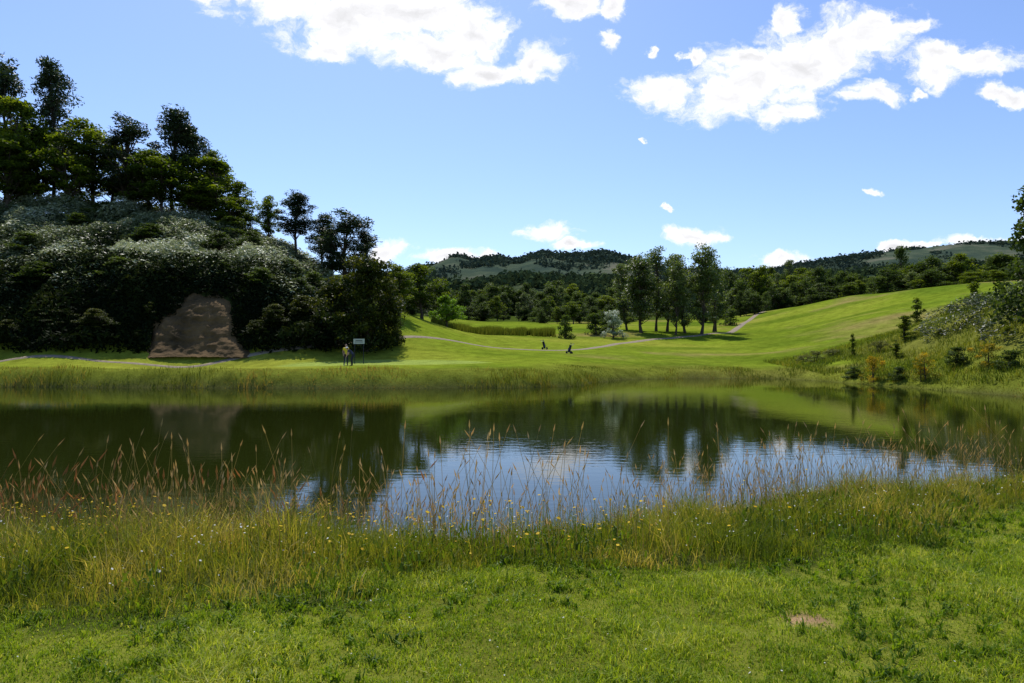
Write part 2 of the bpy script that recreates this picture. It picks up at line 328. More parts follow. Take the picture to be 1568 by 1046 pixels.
# ---------------------------------------------------------------- leaf card clouds
def cards(P,size,flat,tint,aspect=.6,r=rng):
    k=len(P);nrm=r.normal(0,1,(k,3));nrm[:,2]=np.abs(nrm[:,2])+flat*2
    nrm/=np.linalg.norm(nrm,axis=1)[:,None]
    t=np.cross(nrm,r.normal(0,1,(k,3)));t/=np.linalg.norm(t,axis=1)[:,None]+1e-9
    bt=np.cross(nrm,t);s=np.asarray(size)[:,None]
    V=np.stack([P-t*s,P-bt*s*aspect+nrm*s*.15,P+t*s,P+bt*s*aspect-nrm*s*.1],1)
    return V.reshape(-1,3),np.repeat(tint,4)
def bracken(name,x,y,mat,size,lift,flat=.6,tb=0.,amp=1.2,sp=.15,patch=0,fr=.42):
    z=height(x,y)
    b1=fbm(x*fr,y*fr,101,3);b2=vn(x*1.2,y*1.2,102)
    u=rng.random(len(x))**.6
    z=z+u*(lift*.5+amp*np.clip(b1*1.8-.45,0,1.2))+b2*.3*u
    t=np.clip(tb+.05+.75*np.clip(b1*1.8-.5,0,1)*u+.3*(b2-.4)+patch*(fbm(x*.12,y*.2,103,3)-.5)+rng.normal(0,sp,len(x)),0,1)
    V,tt=cards(np.stack([x,y,z],1),size*rng.uniform(.6,1.4,len(x)),flat,t,.35)
    k=len(x);return build(name,V,[(np.arange(k*4).reshape(-1,4),0)],[mat],tint=tt)
def hillmask(x,y,z): return (z>3.2)&(x<-13-(y-70)*.12)
def cliff(x,y,z,g=0):
    px=784+x/y*F;py=HY-(z-CZ)/y*F
    wob=(fbm(px*.05,py*.05,131,3)-.5)*40
    lft=np.interp(py,[445,455,478,490,515,548],[268,260,252,244,230,212])+wob
    rgt=np.interp(py,[445,452,470,500,530,548],[345,350,358,366,376,384])+wob*.6
    top=452+(vn(px*.06,px*0+3,133)-.45)*16
    return (px>lft-g)&(px<rgt+g)&(py>top-g)&(y<71)
k=270000
x=rng.uniform(-100,-14,k);y=63+rng.random(k)*42;z=height(x,y)
pxx=784+x/y*F
m=hillmask(x,y,z)&(z>np.interp(pxx,[0,250,380,500],[7.8,7.9,7.2,6.3])+(fbm(x*.25,y*.25,77,3)-.5)*7)&(x>-1.05*y)&~cliff(x,y,z,-2)&(pxx<510);x1,y1=x[m],y[m]
bracken('bracken_thicket',x1,y1,L_frond_sheen,.19,.7,.8,.20,2.3,.14,1.1,.3)
k=130000
x=rng.uniform(-78,-14,k);y=60+rng.random(k)*18;z=height(x,y)
m=(z>2.3)&(x<-17-(y-64)*.2)&~cliff(x,y,z,-7+(vn(x*.9,y*.9,140)-.5)*22)&(z<11);x1,y1=x[m],y[m]
bracken('bramble_scrub',x1,y1,L_scrub,.24,1.1,.0,-.02,2.0,.15,0,.3)
k=60000
x=rng.uniform(33,62,k);y=rng.uniform(34,68,k);z=height(x,y)
m=(z>2.6+vn(x*.3,y*.3,7)*2)&(fbm(x*.25,y*.25,111,2)>.40)&(784+x/y*F>1400);x1,y1=x[m],y[m]
bracken('bramble_thicket',x1,y1,L_bram,.13,.5,.6,.08,1.3,.12)
# rock cutting: sinks back into the bank round its edge
nu,nv=170,130
u=np.linspace(0,1,nu);v=np.linspace(0,1,nv)
U,Vv=np.meshgrid(u,v)
yy=61.6+Vv*7.4;xx=(-38.5+U*15)
zz=height(xx.ravel(),yy.ravel()).reshape(xx.shape)
lev=sum(cliff(xx.ravel(),yy.ravel(),zz.ravel(),g).astype(float) for g in (-18,-14,-10,-6,-2,2,6,10))/8
for _ in range(3):
    L2=lev.reshape(nv,nu);L2=(L2+np.roll(L2,1,0)+np.roll(L2,-1,0)+np.roll(L2,1,1)+np.roll(L2,-1,1))/5;lev=L2.ravel()
lev=lev.reshape(nv,nu)
d=np.abs(fbm(xx*.5+zz*.2,zz*.7,121,5)-.5)*1.6+(fbm(xx*1.6,zz*3.0,122,4)-.5)*.5
offy=-.25+lev*(.55+d*.55)
CL=np.stack([xx.ravel(),(yy-offy).ravel(),(zz+offy*.25).ravel()],1)
ii=(np.arange(nv-1)[:,None]*nu+np.arange(nu-1)[None,:]).ravel()
inside=(lev.ravel()>.02)&(zz.ravel()>1.9)
ii=ii[inside[ii]&inside[ii+1]&inside[ii+nu]&inside[ii+nu+1]]
rock=noisemat('earth_cutting',(.022,.016,.007),(.185,.115,.048),.28,.95,1.0,(1,1,1.3),.5)  # earth colours darkened to paint shade on the face
build('earth_cutting',CL,[(np.stack([ii,ii+1,ii+nu+1,ii+nu],1),0)],[rock],smooth=True)
# ---------------------------------------------------------------- paths
def ribbon(name,pts,w,mat,dz=.05):
    pts=np.array(pts,float);seg=np.r_[0,np.cumsum(np.hypot(*np.diff(pts,axis=0).T))]
    s=np.arange(0,seg[-1],.6);cx=np.interp(s,seg,pts[:,0]);cy=np.interp(s,seg,pts[:,1])
    for _ in range(20):
        cx[1:-1]=(cx[:-2]+cx[1:-1]*2+cx[2:])/4;cy[1:-1]=(cy[:-2]+cy[1:-1]*2+cy[2:])/4
    tx=np.gradient(cx);ty=np.gradient(cy);ln=np.hypot(tx,ty);nx,ny=-ty/ln,tx/ln
    W_=(w*(.45+.55*np.clip((cy-62)/40,0,1)))[:,None]
    o=np.linspace(-.5,.5,5)[None,:]*W_;XX=cx[:,None]+nx[:,None]*o;YY=cy[:,None]+ny[:,None]*o
    zc=height(XX.ravel(),YY.ravel()).reshape(XX.shape)+dz
    zc[:,0]-=dz+.1;zc[:,-1]-=dz+.1
    m=len(s);i=(np.arange(m-1)[:,None]*5+np.arange(4)[None,:]).ravel()
    return build(name,np.stack([XX.ravel(),YY.ravel(),zc.ravel()],1),[(np.stack([i,i+1,i+6,i+5],1),0)],[mat],smooth=True)
pm=noisemat('path_gravel',(.17,.135,.09),(.29,.235,.17),3,.95,.3)
def W(px,d): return (wx(px,d),d)
ribbon('cart_path',[W(-250,58.6),W(0,59.2),W(200,60),W(330,61.6),W(450,64),W(560,70),W(640,76),W(740,80),W(850,80),W(900,86),W(950,98),W(1010,108),W(1070,114),W(1115,120),W(1128,130),W(1140,143),W(1160,158),W(1172,170),W(1150,185)],1.8,pm)
# ---------------------------------------------------------------- trees
def tube(P,Rr,ns=6):
    P=np.array(P,float);Vs=[];k=len(P)
    for i in range(k):
        t=P[min(i+1,k-1)]-P[max(i-1,0)];t/=np.linalg.norm(t)+1e-9
        a=np.cross(t,[.3,.9,.1]);a/=np.linalg.norm(a);b=np.cross(t,a)
        an=np.linspace(0,2*np.pi,ns+1)[:-1]
        Vs.append(P[i]+Rr[i]*(np.cos(an)[:,None]*a+np.sin(an)[:,None]*b))
    fs=[]
    for i in range(k-1):
        for j in range(ns):
            fs.append((i*ns+j,i*ns+(j+1)%ns,(i+1)*ns+(j+1)%ns,(i+1)*ns+j))
    return np.concatenate(Vs),np.array(fs)
def tree_mesh(name,seed,mat,Ht=10,base=.25,rad=.3,ncl=60,per=90,leaf=.16,csize=.11,flat=.1,shape='oval',trunk=.025,lean=.02,nstem=1,csq=.7,tb=0,aspect=.6):
    r=np.random.default_rng(seed);Vs=[];Fs=[];Ts=[];off=0
    def add(V,Fq,t):
        nonlocal off
        Vs.append(V);Fs.append(Fq+off);Ts.append(np.full(len(V),t));off+=len(V)
    axs=[]
    for sidx in range(nstem):
        ox,oy=(0,0) if nstem==1 else r.normal(0,.05,2)
        lx,ly=r.normal(0,lean,2)*(3 if nstem>1 else 1)
        pts=[np.array([ox+lx*u+.012*np.sin(u*7+seed),oy+ly*u+.01*np.cos(u*6+seed),u*.93-.03]) for u in np.linspace(0,1,8)]
        rs=[trunk*(1-.85*u)*(1.5 if u==0 else 1) for u in np.linspace(0,1,8)]
        V,f=tube(np.array(pts)*Ht,np.array(rs)*Ht,7);add(V,f,0);axs.append(np.array(pts))
    C=[];tries=0
    a0=r.uniform(0,6.28)
    while len(C)<ncl and tries<8000:
        tries+=1
        u=r.random();zc=base+(1-base)*u
        if shape=='oval': R0=rad*math.sqrt(max(0,1-(2*u-1)**2*.95))*(1.05-.2*u)
        elif shape=='pine': R0=rad*min(1,u*3+.4)*(1-.80*u**1.6)
        elif shape=='col': R0=rad*min(1,u*5+.35)*(1-.65*u**2.2)
        elif shape=='cone': R0=rad*(1-u*.92)
        elif shape=='dome': R0=rad*math.sqrt(max(0,1-u**2.2))
        elif shape=='umb': R0=rad*math.sqrt(max(0,1-u**2))*(.6+.4*min(1,u*4))
        th=r.uniform(0,6.283)
        R0*=.78+.32*math.sin(th*2+a0+u*5)+.16*math.sin(th*3+a0*2-u*9)
        rr_=R0*r.random()**.45
        ax=axs[r.integers(len(axs))];cpt=ax[min(7,int(zc*7.5))]
        c=np.array([cpt[0]+math.cos(th)*rr_,cpt[1]+math.sin(th)*rr_,zc])
        C.append((c,rr_/(R0+1e-6),ax))
    for c,q,ax in C:
        zs=max(base*.75,c[2]-q*.18-.08);k=min(6,int(zs*7.5));s0=ax[k]+(ax[k+1]-ax[k])*(zs*7.5-k if zs*7.5-k<1 else 1);s0=np.array([s0[0],s0[1],zs*.93])
        if r.random()<.6:
            mid=(s0+c)/2+np.array([0,0,-.01])
            V,f=tube(np.array([s0,mid,c])*Ht,np.array([trunk*.35,trunk*.22,trunk*.08])*Ht,4);add(V,f,0)
    LV=[];LT=[]
    for c,q,ax in C:
        kk=int(per*r.uniform(.6,1.4));cs=csize*r.uniform(.65,1.3)
        o=r.normal(0,1,(kk,3));o/=np.linalg.norm(o,axis=1)[:,None];o*=r.random((kk,1))**.4
        P=(c+o*cs*np.array([1,1,csq]))*Ht
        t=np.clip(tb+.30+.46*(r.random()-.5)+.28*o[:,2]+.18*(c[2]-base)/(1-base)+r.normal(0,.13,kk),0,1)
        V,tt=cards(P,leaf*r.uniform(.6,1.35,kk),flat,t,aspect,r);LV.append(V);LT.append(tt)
    LV=np.concatenate(LV);LT=np.concatenate(LT);nl=len(LV)//4
    V=np.concatenate(Vs+[LV]);T=np.concatenate(Ts+[LT])
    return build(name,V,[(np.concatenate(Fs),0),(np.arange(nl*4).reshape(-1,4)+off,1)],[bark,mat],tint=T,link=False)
PR={
 'pine':[tree_mesh('pine_m%d'%i,10+i,L_pine,13,[.34,.28,.40][i],[.22,.23,.20][i],70,110,.17,.066,.1,'pine',.014,.03,csq=.7,aspect=.3) for i in range(3)],
 'oak':[tree_mesh('oak_m%d'%i,20+i,L_oak,10,[.22,.15,.28][i],[.36,.33,.3][i],66,95,.15,.092,.2,'oval',.02,.03,tb=.05) for i in range(3)],
 'dark':[tree_mesh('broad_m%d'%i,30+i,L_dark,12,[.06,.08,.1,.05][i],[.34,.3,.37,.26][i],60,80,.22,.10,.2,['oval','dome','oval','col'][i],.02,.02,csq=.9,tb=[.05,.1,0,.1][i]) for i in range(4)],
 'pop':[tree_mesh('poplar_m%d'%i,40+i,L_pop,15,[.12,.15,.18][i],[.23,.22,.20][i],95,85,.15,.06,.1,'col',.013,.03,nstem=[2,1,2][i]) for i in range(3)],
 'bush':[tree_mesh('bush_m%d'%i,50+i,L_bush,9,.02,[.40,.46][i],150,95,.15,.10,.1,'dome',.015,.02,nstem=2) for i in range(2)],
 'brt':[tree_mesh('bright_m0',60,L_brt,5,.30,.62,60,90,.12,.13,.3,'umb',.03,.05)],
 'bloom':[tree_mesh('bloom_m0',65,L_bloom,4,.1,.5,45,70,.11,.13,.3,'dome',.03,.05,nstem=2)],
 'shrub':[tree_mesh('shrub_m%d'%i,70+i,L_dark,2.5,.03,.5,30,70,.09,.16,.1,'dome',.02,.02,nstem=3,tb=.1) for i in range(2)],
 'gorse':[tree_mesh('gorse_m%d'%i,75+i,L_gorse,2,.02,.6,34,80,.06,.16,.1,'dome',.02,.02,nstem=3,aspect=.4,tb=.12) for i in range(2)],
 'dry':[tree_mesh('dry_m%d'%i,77+i,L_dry,2,.02,.6,34,80,.06,.16,.1,'dome',.02,.02,nstem=3,aspect=.4) for i in range(2)],
 'yp':[tree_mesh('youngpine_m%d'%i,80+i,L_oak,3,.03,[.30,.38][i],40,50,.09,.08,.1,'cone',.02,.02,aspect=.3,tb=.15) for i in range(2)],
}
NAT={k:[(max(abs(np.array([v.co.x for v in m.vertices])).max(),1e-3),max(v.co.z for v in m.vertices)) for m in ms] for k,ms in PR.items()}
cnt=0
def place(kind,name,px,topy,d,wpx=None,parent=None,var=None,sink=.1,hm_=None):
    global cnt;cnt+=1
    x=wx(px,d);g=hz(x,d);Hh=hm_ if hm_ else max(.6,wz(topy,d)-g+sink)
    v=cnt%len(PR[kind]) if var is None else var
    me=PR[kind][v];r0,h0=NAT[kind][v]
    o=bpy.data.objects.new(name,me);scene.collection.objects.link(o)
    sz=Hh/h0;sx=(wpx/F*d/2)/(r0*.9) if wpx else sz
    o.location=(x,d,g-sink);o.rotation_euler=(0,0,rng.uniform(0,6.28));o.scale=(sx,sx,sz)
    if parent: o.parent=parent
    return o
for px,ty,d,w in [(-40,120,98,95),(8,80,99,95),(85,84,103,98),(197,174,97,90),(262,156,99,98),(297,190,101,85),(-120,130,101,90),(450,288,90,76),(490,323,90,68),(532,320,87,92),(560,345,89,54),(510,350,86,54)]:
    place('pine','pine_tree',px,ty,d,w)
for px,ty,d,w in [(30,145,95,115),(5,200,92,110),(60,190,99,118),(105,205,94,110),(145,183,98,108),(170,220,100,100),(225,235,96,95),(250,230,93,100),(300,235,97,98),(335,240,97,105),(290,275,94,90),(362,275,97,78),(345,300,93,76),(-60,200,95,130),(-140,210,97,140),(320,225,103,70),(410,296,92,46),(380,330,95,54),(120,240,104,95),(200,255,104,95),(40,225,104,100)]:
    place('oak','oak_tree',px,ty,d,w)
for px,d,hh,w in [(40,80,2.6,60),(120,86,2.2,50),(230,82,2.6,60),(335,80,3.0,56),(385,84,3.0,50),(440,80,2.6,46),(300,71,1.6,46),(250,70,1.5,40),(345,70.5,1.7,44),(180,69,2.4,60),(60,68,2.6,70),(-20,70,3,80),(400,70,2.6,60),(455,72,3.2,60),(480,78,3.0,50),(355,90,3,60),(160,92,2.2,60)]:
    place('dark','hillside_shrub',px,0,d,w,hm_=hh,var=1)
for px,d,hh,w in [(20,63,2.0,60),(90,63.5,1.7,60),(150,63.5,2.2,60),(415,66,2.6,60),(460,68,3.4,60),(208,63.6,1.4,34),(392,64.5,2.0,40),(228,65.5,1.6,30)]:
    place('bush','dark_shrub',px,0,d,w,hm_=hh)
place('bush','laurel_tree',556,388,67,125,var=0)
place('bush','laurel_tree',515,435,67,90,var=1)
place('bush','laurel_tree',592,430,70,60,var=1)
for px,ty,d,w in [(612,405,84,66),(645,402,96,84),(672,425,112,60)]: place('oak','oak_tree',px,ty,d,w)
place('brt','maple_tree',685,450,98,66)
place('shrub','round_shrub',865,481,106,30)
place('shrub','round_shrub',912,478,112,40)
place('shrub','round_shrub',925,475,118,36)
place('bloom','elder_bush',938,474,106,44)
for px,ty,d,w in [(983,385,117,88),(1020,378,124,70),(1050,388,120,68),(1074,371,115,84),(1098,392,122,54),(963,402,126,54),(1034,396,114,54)]: place('pop','poplar_tree',px,ty,d,w)
place('shrub','round_shrub',1118,472,140,30)
place('dark','alder_tree',1588,270,47,110,var=1)
place('dark','alder_tree',1640,300,50,130,var=0)
for px,ty,d,w in [(1385,482,64,46),(1405,455,80,50),(1490,430,74,50),(1305,510,66,22),(1372,525,60,32),(1440,512,60,26),(1455,465,70,30),(1545,500,49,36)]: place('yp','young_pine',px,ty,d,w)
def shore_d(px,off):
    for d in np.arange(30,75,.25):
        if float(sdist(np.array([wx(px,d)]),np.array([d]))[0])>off: return d
    return 60
for px,off,hh,w in [(1337,.9,2.1,46),(1412,1.2,2.2,58),(1512,3.2,1.6,56)]: place('gorse','gorse_bush',px,0,shore_d(px,off),w,hm_=hh)
for px,off,hh,w in [(1375,1.4,1.1,34),(1465,3.5,1.4,44),(1545,3,1.3,44),(1308,1.5,1.0,34)]: place('shrub','round_shrub',px,0,shore_d(px,off),w,hm_=hh)
for px,ty,d,w in [(1345,518,64,36),(1250,536,68,48),(1275,533,70,48),(1228,543,70,38)]: place('dry','dry_bush',px,ty,d,w)
def belt(name,rows):
    e=bpy.data.objects.new(name,None);scene.collection.objects.link(e)
    for (p0,p1,d0,d1,t0,t1,nn,w) in rows:
        for i in range(nn):
            px=p0+(p1-p0)*(i+rng.random())/nn;d=rng.uniform(d0,d1)
            kd=rng.choice(['dark','oak','pop'],p=[.68,.2,.12])
            place(kd,'tree_%d'%cnt,px,rng.uniform(t0,t1)-(8 if rng.random()<.15 else 0),d,w*rng.uniform(.5,1.3)*(.7 if kd=='pop' else 1),parent=e)
belt('distant_forest',[(560,960,235,290,430,452,38,38),(600,960,190,215,446,472,26,38),(820,960,165,180,455,480,11,34),
 (1085,1260,200,250,406,436,20,42),(1120,1300,180,200,430,456,16,38),(1180,1420,260,320,404,430,26,38),(1250,1360,195,215,428,449,11,36),
 (1360,1720,165,200,380,416,30,52),(1380,1720,150,165,408,432,18,46),(1080,1180,160,175,440,464,7,34),(200,620,200,260,404,440,22,50),(-300,200,180,240,400,440,16,60)])
# ---------------------------------------------------------------- distant hills
def ridge(name,prof,d,depth,mat,seed,rough,ntree,tm,px0,px1,ts=4.5):
    prof=np.array(prof,float);xs=np.linspace(prof[0,0],prof[-1,0],800)
    k=60
    def surf(px,v):
        top=np.interp(px,prof[:,0],prof[:,1])
        x=(px-784)/F*d;z=wz(top,d)
        f=np.sin(np.minimum(v,1)*np.pi/2)**1.0
        yy=d+depth*(v-1)
        xx_=(px-784)/F*(d+depth*(v-1)*.35)
        zz=20+(z-20)*f+(fbm(x*.006,v*4,seed,4)-.5)*rough*45*f*(1-v)*2+(fbm(x*.03,v*25,seed+5,4)-.5)*rough*10*f*(1-v)
        return xx_,yy+(vn(x*.01,v*3,seed)-.5)*50*(1-v),zz
    G,H_=np.meshgrid(xs,np.linspace(0,1,k));a,b_,c=surf(G.ravel(),H_.ravel())
    VV=[np.stack([a,b_,c],1),np.stack([(xs-784)/F*d,np.full_like(xs,d+depth),np.full_like(xs,10.)],1)];k+=1
    m=800;i=(np.arange(k-1)[:,None]*m+np.arange(m-1)[None,:]).ravel()
    o=build(name,np.concatenate(VV),[(np.stack([i,i+1,i+m+1,i+m],1),0)],[mat],smooth=True)
    px=rng.uniform(px0,px1,ntree*3);v=np.where(rng.random(ntree*3)<.05,1.0,rng.random(ntree*3)**.7);keep=fbm(px*.02,v*6,seed+20,3)>.48
    px,v=px[keep],v[keep];a,b_,c=surf(px,v);q=7;kk=len(a)
    sz=rng.uniform(.5,1.5,kk)
    P=np.stack([a,b_,c+ts*sz*.3],1)[:,None,:]+rng.normal(0,1,(kk,q,3))*np.array([ts*.55,ts*.5,ts*.33])*sz[:,None,None]
    tn=np.repeat(rng.uniform(0,.9,kk),q)+rng.normal(0,.08,kk*q)
    V,tt=cards(P.reshape(-1,3),np.repeat(sz*ts*.38,q),.15,np.clip(tn,0,1),.7);build(name+'_trees',V,[(np.arange(len(V)).reshape(-1,4),0)],[tm],tint=tt)
def hillmat(name,cs,scale,haze,ha):  # aerial perspective painted: haze colour is mixed into the base colour ramp
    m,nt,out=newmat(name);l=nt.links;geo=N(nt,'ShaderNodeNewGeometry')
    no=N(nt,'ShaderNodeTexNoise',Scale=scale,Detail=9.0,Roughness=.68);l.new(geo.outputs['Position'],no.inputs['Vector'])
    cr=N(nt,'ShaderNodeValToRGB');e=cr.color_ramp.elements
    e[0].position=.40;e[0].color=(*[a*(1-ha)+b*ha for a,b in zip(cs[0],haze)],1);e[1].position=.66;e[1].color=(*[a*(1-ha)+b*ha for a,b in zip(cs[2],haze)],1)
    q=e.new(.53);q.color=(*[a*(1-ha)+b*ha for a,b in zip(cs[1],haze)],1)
    l.new(no.outputs[0],cr.inputs[0])
    p=N(nt,'ShaderNodeBsdfPrincipled',Roughness=.95);p.inputs['Specular IOR Level'].default_value=.0;l.new(cr.outputs[0],p.inputs['Base Color'])
    b=N(nt,'ShaderNodeBump',Strength=.8,Distance=8);l.new(no.outputs[0],b.inputs['Height']);l.new(b.outputs[0],p.inputs['Normal'])
    l.new(p.outputs[0],out.inputs[0]);return m
L_hz=leafmat('hill_tree_leaves',[(.032,.050,.038),(.05,.075,.05),(.08,.105,.06)],.1,.8,.0,(1,1,1))  # distance haze painted into these leaf colours, pushed towards blue
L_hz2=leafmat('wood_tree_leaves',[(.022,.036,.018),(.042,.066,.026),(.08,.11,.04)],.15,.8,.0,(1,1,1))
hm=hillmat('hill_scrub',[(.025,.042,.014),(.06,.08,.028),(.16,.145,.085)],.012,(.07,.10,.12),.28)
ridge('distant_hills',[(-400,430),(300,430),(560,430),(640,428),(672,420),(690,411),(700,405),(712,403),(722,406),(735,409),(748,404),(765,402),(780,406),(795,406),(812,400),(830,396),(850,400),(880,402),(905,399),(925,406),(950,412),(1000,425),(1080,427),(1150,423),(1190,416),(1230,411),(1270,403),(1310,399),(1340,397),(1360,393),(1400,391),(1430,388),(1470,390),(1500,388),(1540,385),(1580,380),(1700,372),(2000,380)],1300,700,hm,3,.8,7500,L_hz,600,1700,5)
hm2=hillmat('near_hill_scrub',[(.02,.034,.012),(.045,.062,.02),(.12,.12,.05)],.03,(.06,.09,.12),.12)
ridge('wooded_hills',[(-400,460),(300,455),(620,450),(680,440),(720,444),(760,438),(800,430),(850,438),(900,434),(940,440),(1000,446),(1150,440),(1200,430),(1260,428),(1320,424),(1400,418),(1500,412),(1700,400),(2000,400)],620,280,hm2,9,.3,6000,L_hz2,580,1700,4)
# ---------------------------------------------------------------- people
C_skin=plain('skin',(.5,.3,.2));C_yel=plain('yellow_shirt',(.80,.62,.03));C_dk=plain('dark_trousers',(.03,.03,.04));C_wht=plain('white_cotton',(.75,.75,.72));C_shoe=plain('shoes',(.06,.05,.05));C_hair=plain('hair',(.04,.025,.015));C_red=plain('navy_shirt',(.05,.06,.12));C_metal=plain('steel',(.45,.45,.47),.3);C_blk=plain('black_fabric',(.02,.02,.022))
C_sign=plain('sign_face',(.42,.45,.42));C_lip=plain('lips',(.4,.15,.12))
def person(name,loc,rot,J,cols,cap):
    V=[];E=[];R=[];lab=[]
    def ad(p,r): V.append(p);R.append(r);return len(V)-1
    def ch(start,pts,mat):
        a=start
        for p,r in pts:
            b_=ad(p,r);E.append((a,b_));lab.append((V[a],V[b_],mat));a=b_
        return a
    pel=ad(J['pel'],.15)
    chest=ch(pel,[(J['waist'],.13),(J['chest'],.15),(J['neckb'],.075)],0)
    ch(chest,[(J['neckt'],.055)],2)
    ci=2
    for sd in 'LR':
        a=ch(ci,[(J['sh'+sd],.07),(J['mid'+sd],.052)],0)
        a=ch(a,[(J['el'+sd],.042),(J['wr'+sd],.027)],2)
        wv=Vector(J['wr'+sd]);dv=(wv-Vector(J['el'+sd])).normalized();pv=wv+dv*.05
        a2=ch(a,[(tuple(pv),.033)],2)
        sv=dv.cross(Vector((0,1,0))).normalized()
        for fi,(o,ln) in enumerate([(-.028,.07),(-.01,.085),(.01,.08),(.028,.06)]):
            b0=pv+sv*o+dv*.03;b1=b0+dv*ln*.5;b2=b1+(dv+Vector((0,.6,0))).normalized()*ln*.5
            ch(a2,[(tuple(b0),.010),(tuple(b1),.009),(tuple(b2),.008)],2)
        t0=pv+sv*.035;ch(a,[(tuple(t0),.012),(tuple(t0+sv*.02+dv*.04),.010)],2)
        a=ch(pel,[(J['hip'+sd],.10),(J['kn'+sd],.065),(J['an'+sd],.045)],1)
        fv=Vector(J['an'+sd]);ch(a,[(tuple(fv+Vector((0,.05,-.05))),.045),(tuple(fv+Vector((0,.17,-.06))),.035)],3)
    me=bpy.data.meshes.new(name);me.from_pydata(V,E,[]);o=bpy.data.objects.new(name,me);scene.collection.objects.link(o)
    sk=o.modifiers.new('s','SKIN');
    if not me.skin_vertices: me.skin_vertices.new()
    for i,r in enumerate(R): me.skin_vertices[0].data[i].radius=(r,r)
    me.skin_vertices[0].data[0].use_root=True
    ss=o.modifiers.new('u','SUBSURF');ss.levels=1;ss.render_levels=1
    dg=bpy.context.evaluated_depsgraph_get();dg.update()
    m2=bpy.data.meshes.new_from_object(o.evaluated_get(dg));o.modifiers.clear();o.data=m2
    m2.materials.clear()
    for c in (cols[0],cols[1],C_skin,C_shoe): m2.materials.append(c)
    def ds(p,a,b):
        a=Vector(a);b=Vector(b);ab=b-a;t=max(0,min(1,(p-a).dot(ab)/max(ab.length_squared,1e-9)));return (p-a-ab*t).length
    for pl in m2.polygons:
        pl.use_smooth=True;c=pl.center;pl.material_index=min(lab,key=lambda q:ds(c,q[0],q[1]))[2]
    hc=Vector(J['head']);
    def sph(nm,loc,sc,mat,rx=0):
        import bmesh
        b=bmesh.new();bmesh.ops.create_uvsphere(b,u_segments=20,v_segments=14,radius=1)
        for v in b.verts:
            v.co=Vector((v.co.x*sc[0]*(1-.15*max(0,-v.co.z)),v.co.y*sc[1],v.co.z*sc[2]))
        q=bpy.data.meshes.new(nm);b.to_mesh(q);b.free();q.materials.append(mat)
        for pl in q.polygons: pl.use_smooth=True
        s=bpy.data.objects.new(nm,q);scene.collection.objects.link(s);s.parent=o;s.location=hc+Vector(loc);return s
    sph('head',(0,0,0),(.078,.095,.115),C_skin);sph('nose',(0,.098,-.01),(.013,.02,.022),C_skin)
    sph('eye_l',(-.03,.085,.008),(.012,.012,.008),C_hair);sph('eye_r',(.03,.085,.008),(.012,.012,.008),C_hair)
    sph('mouth',(0,.083,-.052),(.025,.012,.006),C_lip);sph('ear_l',(-.08,0,0),(.012,.02,.032),C_skin);sph('ear_r',(.08,0,0),(.012,.02,.032),C_skin)
    sph('hair',(0,-.018,.03),(.084,.095,.098),C_hair)
    if cap:
        sph('cap',(0,-.005,.055),(.09,.104,.075),C_wht);sph('cap_brim',(0,.12,.045),(.07,.075,.01),C_wht)
    o.location=loc;o.rotation_euler=(0,0,rot);return o
stand=dict(pel=(0,0,.95),waist=(0,0,1.08),chest=(0,-.01,1.30),neckb=(0,0,1.46),neckt=(0,.02,1.54),head=(0,.035,1.64),
 shL=(-.18,0,1.42),midL=(-.22,.0,1.25),elL=(-.25,.02,1.12),wrL=(-.2,.2,.98),shR=(.18,0,1.42),midR=(.22,0,1.25),elR=(.25,.02,1.12),wrR=(.22,.12,.9),
 hipL=(-.09,0,.88),knL=(-.11,.03,.49),anL=(-.12,0,.10),hipR=(.09,0,.88),knR=(.13,.02,.49),anR=(.16,-.02,.10))
bend=dict(pel=(0,-.10,.92),waist=(0,0,1.03),chest=(0,.16,1.20),neckb=(0,.28,1.30),neckt=(0,.34,1.35),head=(0,.40,1.40),
 shL=(-.18,.25,1.26),midL=(-.17,.30,1.10),elL=(-.14,.34,.97),wrL=(-.05,.42,.80),shR=(.18,.25,1.26),midR=(.17,.30,1.10),elR=(.14,.34,.97),wrR=(.05,.44,.74),
 hipL=(-.10,-.10,.86),knL=(-.14,.04,.48),anL=(-.17,-.02,.10),hipR=(.10,-.10,.86),knR=(.14,.04,.48),anR=(.17,-.02,.10))
gx=wx(530,55.6);person('golfer',(gx,55.6,hz(gx,55.6)-.03),math.radians(200),stand,(C_yel,C_dk),False)
gx2=wx(539,54.8);gg=hz(gx2,54.8)-.03;p2=person('golfer',(gx2,54.8,gg),math.radians(115),bend,(C_red,C_dk),True)
def joinparts(name,parts,loc,rot=0):
    e=bpy.data.objects.new(name,None);scene.collection.objects.link(e);e.location=loc;e.rotation_euler=(0,0,rot)
    for nm,P,Rr,mat,ns in parts:
        V,f=tube(P,Rr,ns);c0=[len(V),len(V)+1];V=np.concatenate([V,[P[0]],[P[-1]]])
        k=len(P);tri=[(c0[0],(j+1)%ns,j) for j in range(ns)]+[(c0[1],(k-1)*ns+j,(k-1)*ns+(j+1)%ns) for j in range(ns)]
        o=build(nm,V,[(f,0),(np.array(tri),0)],[mat]);o.parent=e
    return e
pt=joinparts('putter',[('shaft',[(0,.43,.80),(0,.62,.03)],[.012,.008],C_metal,8),('putter_head',[(-.06,.62,.02),(.06,.62,.02)],[.02,.02],C_metal,8)],(gx2,54.8,gg),math.radians(115))
